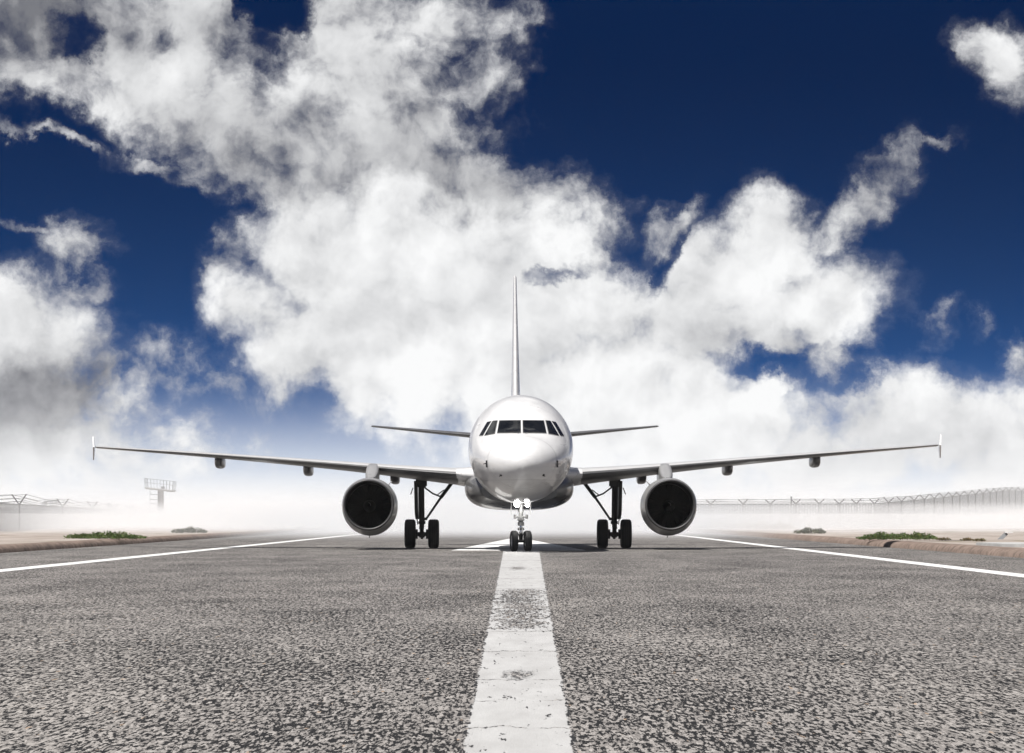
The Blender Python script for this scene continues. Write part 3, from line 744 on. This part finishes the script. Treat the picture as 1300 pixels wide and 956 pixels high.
link("torque_link", bm, M['black'], ng, smooth=35)
for s_ in (-1, 1):
    tyre("tyre", (s_ * .26 * math.cos(yaw), gy + s_ * .26 * math.sin(yaw), .39), .39, .24, ng, yaw)
    bm = bmesh.new()   # leg door standing beside the strut
    loft(bm, [[Vector((s_ * .36 + o_, gy + y_, z_)) for y_, z_ in ((.15, 1.86), (1.15, 1.84), (1.1, 1.42), (.25, 1.38))] for o_ in (-.015, .015)])
    link("gear_door", bm, M['white'], ng, smooth=0)
LAMPS = [(-.15, 1.76, 1.35, 26), (.235, 1.73, .9, 10)]
for lx, lz, lk, le_ in LAMPS:
    bm = bmesh.new(); revolve(bm, [(a_, b_ * lk) for a_, b_ in ((.14, .02), (.12, .06), (.04, .085), (0, .088), (0, .074))], (lx, gy - .16, lz), n=24, cap=True); tube(bm, (lx, gy - .03, lz), (0, gy + .06, lz - .02), .02, .02, 6)
    ll = link("landing_light", bm, M['gearwhite'], ng, smooth=35)
    bm = bmesh.new(); revolve(bm, [(a_, b_ * lk) for a_, b_ in ((.003, .072), (-.015, .06), (-.025, .035), (-.028, .003))], (lx, gy - .16, lz), n=24, cap=True)
    link("lamp_glass", bm, M['lamp'], ng, smooth=60)
    pl = bpy.data.lights.new("landing_lamp", 'POINT'); pl.energy = le_; pl.shadow_soft_size = .09; pl.color = (1, .98, .94)
    po = bpy.data.objects.new("landing_lamp", pl); COL.objects.link(po); po.parent = ng; po.location = (lx, gy - .33, lz)
# main gear
for sg in (-1, 1):
    mx, my = sg * 3.98, 16.1
    bm = bmesh.new()
    tube(bm, (mx + sg * .03, my, 3.0), (mx, my, 1.05), .125, .115, 18); tube(bm, (mx, my, 1.12), (mx, my, 1.0), .15, .15, 18)
    box(bm, (mx + sg * .02, my, 2.72), (.46, .5, .40), .05)
    tube(bm, (mx + sg * .12, my - .1, 2.6), (mx + sg * .1, my - .1, 1.2), .03, .03, 8)
    tube(bm, (mx - sg * .02, my - .13, 2.5), (mx - sg * .01, my - .12, .8), .016, .016, 6)
    mg = link("main_gear", bm, M['black'], A, smooth=40)
    bm = bmesh.new(); tube(bm, (mx, my, 1.02), (mx, my, .55), .082, .082, 14); link("oleo_piston", bm, M['black'], mg)
    bm = bmesh.new()   # folding side stay going inboard, with its lock links
    tube(bm, (mx - sg * .20, my, 1.24), (mx - sg * .80, my + .02, 2.12), .045, .052, 10); tube(bm, (mx - sg * .78, my + .02, 2.09), (mx - sg * 1.25, my + .04, 2.72), .075, .075, 10)
    tube(bm, (mx - sg * .02, my, 1.20), (mx - sg * .22, my, 1.22), .06, .06, 8)
    link("side_stay", bm, M['black'], mg)
    bm = bmesh.new(); path(bm, [(mx - sg * .1, my + .05, 2.52), (mx - sg * .45, my + .04, 2.26), (mx - sg * .78, my + .02, 2.13)], .034); path(bm, [(mx - sg * .62, my + .04, 2.19), (mx - sg * .92, my + .04, 2.42)], .022)
    link("lock_link", bm, M['black'], mg)
    bm = bmesh.new(); box(bm, (mx, my, .56), (.30, .26, .24), .04); tube(bm, (mx - .50, my, .585), (mx + .50, my, .585), .085, .085, 14)
    for s_ in (-1, 1): tube(bm, (mx + s_ * .17, my, .585), (mx + s_ * .27, my, .585), .2, .2, 20)
    bar(bm, (mx - .07, my - .1, 1.0), (mx - .07, my - .42, .82), .06, .07); bar(bm, (mx + .07, my - .1, 1.0), (mx + .07, my - .42, .82), .06, .07); bar(bm, (mx, my - .42, .82), (mx, my - .1, .60), .16, .06)
    tube(bm, (mx, my - .02, .46), (mx, my - .02, .38), .07, .05, 10)
    link("axle", bm, M['black'], mg, smooth=40)
    for s_ in (-1, 1): tyre("tyre", (mx + s_ * .485, my, .60), .60, .45, mg)
    bm = bmesh.new(); rings = []   # leg door, edge on, outboard of the strut
    for z_, ox, hw in ((2.78, .25, .55), (2.2, .235, .6), (1.7, .225, .6), (1.42, .215, .55), (1.20, .19, .35)):
        rings.append([Vector((mx + sg * ox + a * 1.3, my + b, z_)) for a, b in ((-.05, -hw), (.05, -hw), (.05, hw), (-.05, hw))])
    loft(bm, rings); tube(bm, (mx + sg * .22, my - .1, 1.4), (mx + sg * .17, my - .1, .98), .03, .02, 6); bar(bm, (mx + sg * .36, my - .2, 2.5), (mx + sg * .46, my - .2, 2.22), .05, .04)
    link("gear_door", bm, M['black'], mg, smooth=40)

# ------------------------------------------------------------------ perimeter fences
def fence(name, pts, label, group, top, armh=.62, armw=.45, gz=.3):
    """pts: list of (x, y, base z) of posts"""
    fx, fy, fz = pts[0]
    E = empty(name, (fx, fy, fz), label, "fence", group)
    def L(p): return Vector((p[0] - fx, p[1] - fy, p[2] - fz))
    tips = []
    for i, p in enumerate(pts):
        a = Vector(pts[max(i - 1, 0)]); b = Vector(pts[min(i + 1, len(pts) - 1)])
        c = L(p); bm = bmesh.new(); H = top - armh
        tube(bm, c + Vector((0, 0, -.3)), c + Vector((0, 0, H)), .06, .06, 10)
        ax = Vector((1, 0, 0)); ar = []
        for s_ in (-1, 1):
            e = c + ax * s_ * armw * random.uniform(.93, 1.05) + Vector((0, 0, top * 1.0 + random.uniform(-.05, .03)))
            bar(bm, c + Vector((0, 0, H - .02)), e, .085, .07, up=(0, 1, 0)); ar.append((c + Vector((0, 0, H)), e))
        link("post", bm, M['rail'], E, smooth=40); tips.append(ar)
    bm = bmesh.new(); W = bmesh.new()
    for i in range(len(pts) - 1):
        c, d = L(pts[i]), L(pts[i + 1]); H = top - armh
        bm.faces.new([bm.verts.new(v) for v in (c, d, d + Vector((0, 0, H)), c + Vector((0, 0, H)))])
        for s_ in (0, 1):
            for f_ in (.3, .62, .97):
                p, q = tips[i][s_][0].lerp(tips[i][s_][1], f_), tips[i + 1][s_][0].lerp(tips[i + 1][s_][1], f_)
                mid = p.lerp(q, .5) - Vector((0, 0, .006 * (p - q).length)); path(W, [p, mid, q], .016, 5)
        tube(W, c + Vector((0, 0, H)), d + Vector((0, 0, H)), .03, .03, 6)
    link("chain_link_panel", bm, M['chain'], E, smooth=0); link("barbed_wire", W, M['rail'], E, smooth=0)
    return E
lf = [((-28.8 - .0934 * t_) * 1.3, (164 + t_) * 1.3, .3) for t_ in (-34, 0, 38, 76, 114, 152, 190, 228, 266)]
fence("perimeter_fence", lf, "hazy chain-link security fence with Y-shaped barbed wire arms left of the runway", "perimeter fences", 2.75, .78, .58)
rp = []
for px in (872, 912.5, 952.7, 986, 1017, 1045, 1069, 1089, 1110): rp.append((at(px, 246), 246 + (px - 1110) * -.05, .3))
rr = [1128, 1144.5, 1160.5, 1173.5, 1186, 1198, 1209, 1218.5, 1229, 1238.5, 1248, 1257, 1265, 1273, 1281, 1289, 1297, 1305]
for k, px in enumerate(rr):
    d = 248 + k * 5.2; rp.append((at(px, d), d, .3 + min(1.9, .125 * (k + 1))))
fence("perimeter_fence", rp, "long chain-link fence with crowded barbed wire arms right of the runway", "perimeter fences", 2.62, .43)
# rising ground behind the right fence
bm = bmesh.new(); loft(bm, [[Vector((p[0] - 2.5, p[1] - 1, .22)), Vector((p[0] - .8, p[1], p[2] - .02)), Vector((p[0] + 60, p[1] + 30, p[2])), Vector((p[0] + 400, p[1] + 60, p[2]))] for p in rp[7:]], False, False, closed=False)
o = link("bank", bm, M['sand'], smooth=60); kind(o, 'structure')

# ------------------------------------------------------------------ platform tower on the left
d = 350.0; tx = at(204, d); s = F / d
T = empty("platform_tower", (tx, d, .3), "grey concrete column carrying a railed lookout platform, with a side ladder", "tower")
bm = bmesh.new(); tube(bm, (0, 0, -.4), (0, 0, 4.35), .40, .38, 24); link("column", bm, M['concrete'], T)
bm = bmesh.new(); rot = Matrix.Rotation(R(5.5), 3, 'Y'); 
loft(bm, [[Vector((x, y, 4.42 - .11 * x + z)) for x, y in ((-1.85 * k, -1.5 * k), (1.75 * k, -1.5 * k), (1.75 * k, 1.5 * k), (-1.85 * k, 1.5 * k))] for z, k in ((-.12, .86), (0, .98), (.10, 1.0), (.14, 1.0))])
link("platform", bm, M['concrete'], T, smooth=20)
bm = bmesh.new()
for (x0, y0), (x1, y1) in (((-1.75, -1.4), (1.65, -1.4)), ((1.65, -1.4), (1.65, 1.4)), ((1.65, 1.4), (-1.75, 1.4)), ((-1.75, 1.4), (-1.75, -1.4))):
    n_ = 9 if y0 == y1 else 3
    for k in range(n_):
        if y0 == y1 == -1.4 and 3 <= k <= 5: continue
        x, y = x0 + (x1 - x0) * k / n_, y0 + (y1 - y0) * k / n_; z0 = 4.55 - .11 * x
        tube(bm, (x, y, z0), (x * 1.07, y * 1.07, z0 + 1.12), .026, .026, 6)
    for hz in (.6, 1.1): tube(bm, (x0 * 1.05, y0 * 1.05, 4.55 - .11 * x0 + hz), (x1 * 1.05, y1 * 1.05, 4.55 - .11 * x1 + hz), .02, .02, 6)
link("railing", bm, M['rail'], T)
bm = bmesh.new(); box(bm, (.4, -.9, 4.68), (.45, .4, .3), .03); link("equipment_box", bm, M['rail'], T)
bm = bmesh.new()
for z in (.6, 1.1, 1.6, 2.12, 2.68, 3.22, 3.85): bar(bm, (-.38, -.1, z - .05), (-1.35, -.1, z + .05), .10, .07)
tube(bm, (-1.33, -.1, 0), (-1.33, -.1, 4.4), .02, .02, 6); link("ladder", bm, M['rail'], T)

# ------------------------------------------------------------------ shrubs
def shrub(name, px, d, wpx, h, label, group, leafm, n=900, leaf=.07, z0=.27, depth=None, seed=1, dist=None):
    rnd = random.Random(seed); w = wpx / F * d; x = at(px, d); dp = depth or w * .6
    E = empty(name, (x, d, z0), label, "shrub", group)
    bm = bmesh.new(); lobes = []
    k = max(4, int(w / (.22 if h < .6 else .4)))
    for i in range(k):
        lx = (i + .5) / k * w - w / 2 + rnd.uniform(-.4, .4) * w / k
        env = max(.1, 1 - (abs(lx) / (w / 2)) ** 2.0)
        lobes.append((lx, rnd.uniform(-.35, .35) * dp, w / k * rnd.uniform(.8, 1.9), h * (.35 + .65 * env ** .7) * rnd.uniform(.6, 1.1)))
    for i in range(n):
        lx, ly, rr_, hh = rnd.choice(lobes)
        th = rnd.uniform(0, 2 * math.pi); rad = rnd.random() ** .6; up_ = rnd.random() ** .8
        p = Vector((lx + rr_ * rad * math.cos(th), ly + dp * .3 * rad * math.sin(th), hh * up_ * (1 - .55 * rad * rad)))
        lean = Vector((math.cos(th) * rad + rnd.uniform(-.5, .5), math.sin(th) * rad + rnd.uniform(-.5, .5), rnd.uniform(.25, 1.2))).normalized()
        sd = lean.cross(Vector((rnd.uniform(-1, 1), rnd.uniform(-1, 1), rnd.uniform(-.4, .4)))).normalized()
        ln = leaf * rnd.uniform(1.0, 2.2); wd = leaf * rnd.uniform(.25, .45); mid = p + lean * ln * .45
        bend = Vector((math.cos(th), math.sin(th), -.6)) * ln * .18
        bm.faces.new([bm.verts.new(v) for v in (p, mid + sd * wd, p + lean * ln + bend, mid - sd * wd)])
    link("foliage", bm, leafm, E, smooth=0)
    bm = bmesh.new()
    bm.free()
    for lx, ly, rr_, hh in lobes:
        bm = bmesh.new(); path(bm, [(lx, ly, -.05), (lx + rnd.uniform(-.2, .2) * rr_, ly, hh * .4), (lx + rnd.uniform(-.5, .5) * rr_, ly + rnd.uniform(-.2, .2), hh * .8)], .014, 5)
        link("stem", bm, M['bark'], E)
    return E
shrub("green_shrub", 132, 131, 84, .36, "bright green low shrub on the left verge by the kerb", "green verge shrubs", M['leaf'], 2600, .07, seed=11)
shrub("green_shrub", 1139, 126, 86, .36, "bright green low shrub on the right verge by the kerb", "green verge shrubs", M['leaf'], 2600, .07, seed=12)
shrub("olive_shrub", 240, 178, 34, .42, "small dull olive shrub on the left verge, beyond the bright green one", "olive verge shrubs", M['leafdull'], 1200, .07, seed=13)
shrub("olive_shrub", 1031, 172, 32, .40, "small dull olive shrub on the right verge, beyond the bright green one", "olive verge shrubs", M['leafdull'], 1200, .07, seed=14)
for k, (px, d, wpx, h) in enumerate(((222, 345, 34, 1.25), (252, 360, 40, 1.4), (284, 372, 36, 1.5), (312, 385, 30, 1.3), (338, 400, 30, 1.0))):
    shrub("hedge_bush", px, d, wpx, h, ("hazy grey-green bush closest to the right side of the platform tower", "second misty bush counting right from the platform tower", "tallest misty bush, third in the row right of the platform tower",
          "fourth misty bush counting right from the platform tower", "lowest misty bush ending the row right of the platform tower")[k], "bushes beside the platform tower", M['leafdull'], 1500, .16, seed=20 + k)
for k, (px, d, wpx, h) in enumerate(((896, 262, 26, .62), (920, 255, 30, .7), (946, 250, 30, .75), (968, 244, 26, .7), (990, 238, 24, .6))):
    shrub("scrub_bush", px, d, wpx, h, ("pale straw-coloured scrub closest to the right engine, on the far verge", "second straw-coloured scrub counting right from the right engine", "middle straw-coloured scrub of the row right of the right engine",
          "fourth straw-coloured scrub counting right from the right engine", "last straw-coloured scrub before the olive shrub on the right verge")[k], "dry scrub on the right verge", M['leafdry'], 1000, .10, seed=40 + k)
for k, (px, d, wpx, h) in enumerate(((98, 380, 12, 2.6), (968, 275, 22, 2.2), (1005, 275, 18, 2.1), (1052, 275, 16, 2.0))):
    E = shrub("dry_bush", px, d, wpx, h, ("tall dark twiggy bush behind the left fence", "leftmost of the three twiggy bushes behind the right fence", "middle twiggy bush behind the right fence, beside the leaning pole", "rightmost of the three twiggy bushes behind the right fence")[k], "twiggy bushes behind the fences", M['leafdull'], 500, .13, seed=60 + k)
# little tufts along the right verge
for k, (px, d) in enumerate(((1198, 122), (1228, 120), (1244, 118))):
    shrub("verge_tuft", px, d, 11, .12, ("tiny dry weed tuft touching the end of the right bright green shrub", "middle one of three tiny weed tufts on the right verge", "tiny dry weed tuft nearest the concrete slab on the right verge")[k], "weed tufts on the right verge", M['leafdry'], 220, .05, seed=80 + k)

# ------------------------------------------------------------------ things behind the fences
# flat-roofed shelter at far left
d = 300.0; E = empty("flat_roof_shelter", (at(5, d), d, .3), "low dark flat-roofed shelter behind the left fence at the frame edge", "shelter")
bm = bmesh.new(); box(bm, (-.6, 0, 1.85), (2.9, 2.0, .34), .05); link("roof", bm, M['darkroof'], E)
bm = bmesh.new(); box(bm, (-.9, .5, .75), (1.8, .5, 1.5), .02); link("wall", bm, M['concrete'], E)
for x in (-1.9, .7):
    bm = bmesh.new(); tube(bm, (x, -.8, -.2), (x, -.8, 1.7), .06, .06, 8); link("post", bm, M['rail'], E)
# mobile boarding stairs
d = 290.0; x0 = at(44, d); E = empty("boarding_stairs", (x0, d, .3), "pale mobile boarding stairs with a sloping handrail behind the left fence", "stairs")
bm = bmesh.new(); bar(bm, (0, 0, .9), (1.15, 0, 2.15), 1.2, .26, up=(0, 0, 1)); link("stair_flight", bm, M['steel'], E, smooth=0)
bm = bmesh.new(); box(bm, (1.75, 0, 2.05), (1.2, 1.3, .14), .02); link("landing", bm, M['steel'], E)
bm = bmesh.new()
for y in (-.6, .6):
    path(bm, [(0, y, 1.5), (1.15, y, 2.62), (2.35, y, 2.72)], .045, 6); path(bm, [(0, y, 1.2), (1.15, y, 2.35), (2.35, y, 2.42)], .03, 6)
    for x, z in ((0, 1.0), (.55, 1.5), (1.15, 2.1), (1.75, 2.1), (2.35, 2.1)): tube(bm, (x, y, z), (x, y, z + .58), .03, .03, 6)
link("handrail", bm, M['steel'], E)
bm = bmesh.new(); box(bm, (1.2, 0, .55), (2.5, 1.4, .35), .04)
for x in (1.4, 2.2):
    for y in (-.5, .5): tube(bm, (x, y, .6), (x, y, 2.0), .06, .06, 8)
link("chassis", bm, M['whitebox'], E)
for x in (.3, 2.1):
    for y in (-.72, .72):
        bm = bmesh.new(); tube(bm, (x, y - .09, .32), (x, y + .09, .32), .32, .32, 20); link("wheel", bm, M['tyre'], E)
# thin poles
def pole(px, d, ytop, label, lean=0):
    z = zat(ytop, d); E = empty("lamp_pole", (at(px, d), d, .3), label, "pole", "thin poles behind the fences")
    bm = bmesh.new(); tube(bm, (0, 0, -.3), (lean, 0, z - .3), .07, .05, 8); link("shaft", bm, M['rail'], E)
    bm = bmesh.new(); tube(bm, (lean, 0, z - .42), (lean, 0, z - .25), .085, .085, 8); link("cap", bm, M['rail'], E)
pole(137.5, 370, 639.5, "thin dark pole behind the left fence"); pole(1003, 262, 631, "thin dark leaning pole behind the right fence", lean=.12)
# white van behind the right fence
d = 262.0; E = empty("white_van", (at(1104, d), d, .3), "small white van behind the right fence", "van")
bm = bmesh.new(); loft(bm, [[Vector((x, y, z)) for x, z in ((-.75, .35), (-.75, 1.2), (-.45, 1.85), (.95, 1.95), (1.05, 1.8), (1.05, .35))] for y in (-.85, .85)]); bmesh.ops.bevel(bm, geom=bm.edges[:], offset=.05, segments=2, affect='EDGES'); link("body", bm, M['whitebox'], E)
bm = bmesh.new(); box(bm, (-.25, -.86, 1.45), (.5, .03, .4), .01); link("window", bm, M['glass'], E)
for x in (-.45, .75):
    bm = bmesh.new(); tube(bm, (x, -.88, .3), (x, -.68, .3), .3, .3, 18); link("wheel", bm, M['tyre'], E)
# white cabin
d = 285.0; E = empty("site_cabin", (at(1137, d), d, .9), "white box cabin with one dark window behind the right fence", "cabin")
bm = bmesh.new(); box(bm, (0, 0, .9), (1.25, 2.0, 1.8), .03); link("wall", bm, M['whitebox'], E)
bm = bmesh.new(); box(bm, (0, 0, 1.86), (1.4, 2.15, .12), .02); link("roof", bm, M['whitebox'], E)
bm = bmesh.new(); box(bm, (.25, -1.01, 1.1), (.4, .03, .45), .01); link("window", bm, M['glass'], E)
# white T-shaped gantry post
d = 300.0; E = empty("gantry_post", (at(1189, d), d, 1.2), "white T-shaped gantry post behind the right fence", "post")
bm = bmesh.new(); tube(bm, (0, 0, -.6), (0, 0, 1.75), .11, .11, 10); link("shaft", bm, M['whitebox'], E)
bm = bmesh.new(); box(bm, (-.2, 0, 1.8), (1.5, .3, .18), .02); link("crossbar", bm, M['whitebox'], E)
# slanted pale marker on the right verge
d = 128.0; E = empty("marker_board", (at(1268, d), d, .26), "small pale slanted marker board on the right verge near the frame edge", "marker")
bm = bmesh.new(); bar(bm, (0, 0, -.05), (.36, .05, .30), .18, .03, up=(0, -1, .4)); link("stake", bm, M['steel'], E, smooth=0)
bm = bmesh.new(); box(bm, (.46, .05, .33), (.38, .22, .05), .02); link("plate", bm, M['whitebox'], E)
# low slab by the right kerb
d = 96.0; bm = bmesh.new(); box(bm, (0, 0, 0), (3.0, 5.5, .16), .03); o = link("concrete_slab", bm, M['concrete'], smooth=20)
o.location = (at(1296, d) + .9, d + 3, .29); tag(o, "low flat concrete slab lying on the right verge behind the kerb", "slab")

# ------------------------------------------------------------------ air: thin haze everywhere, ground mist beyond the aircraft
def air(name, lo, hi, dens, col=(1, 1, 1)):
    bm = bmesh.new(); c = [(lo[i] + hi[i]) / 2 for i in range(3)]; box(bm, c, [hi[i] - lo[i] for i in range(3)])
    m = bpy.data.materials.new(name + "_air"); m.use_nodes = True; n = m.node_tree.nodes; n.clear()
    o = n.new('ShaderNodeOutputMaterial'); v = n.new('ShaderNodeVolumePrincipled')
    v.inputs['Color'].default_value = (*col, 1); v.inputs['Density'].default_value = dens; v.inputs['Anisotropy'].default_value = 0.0
    m.node_tree.links.new(v.outputs[0], o.inputs['Volume'])
    ob = link(name, bm, m, smooth=0); kind(ob, 'stuff'); return ob
air("haze", (-1450, -70, -1.1), (1450, FAR + 50, 14), .00008)
MIST = (.97, .985, 1)
for k_, (y0_, top_, dens_) in enumerate(((152, 2.1, .006), (172, 1.55, .012), (205, 1.8, .009), (196, 2.4, .0035), (205, 2.9, .0014), (210, 4.4, .0006), (228, 5.2, .0034))):
    air("ground_mist", (-1300 + 6 * k_, y0_, -.9 + .04 * k_), (1300 - 6 * k_, FAR - 40 - 6 * k_, top_), dens_, MIST)
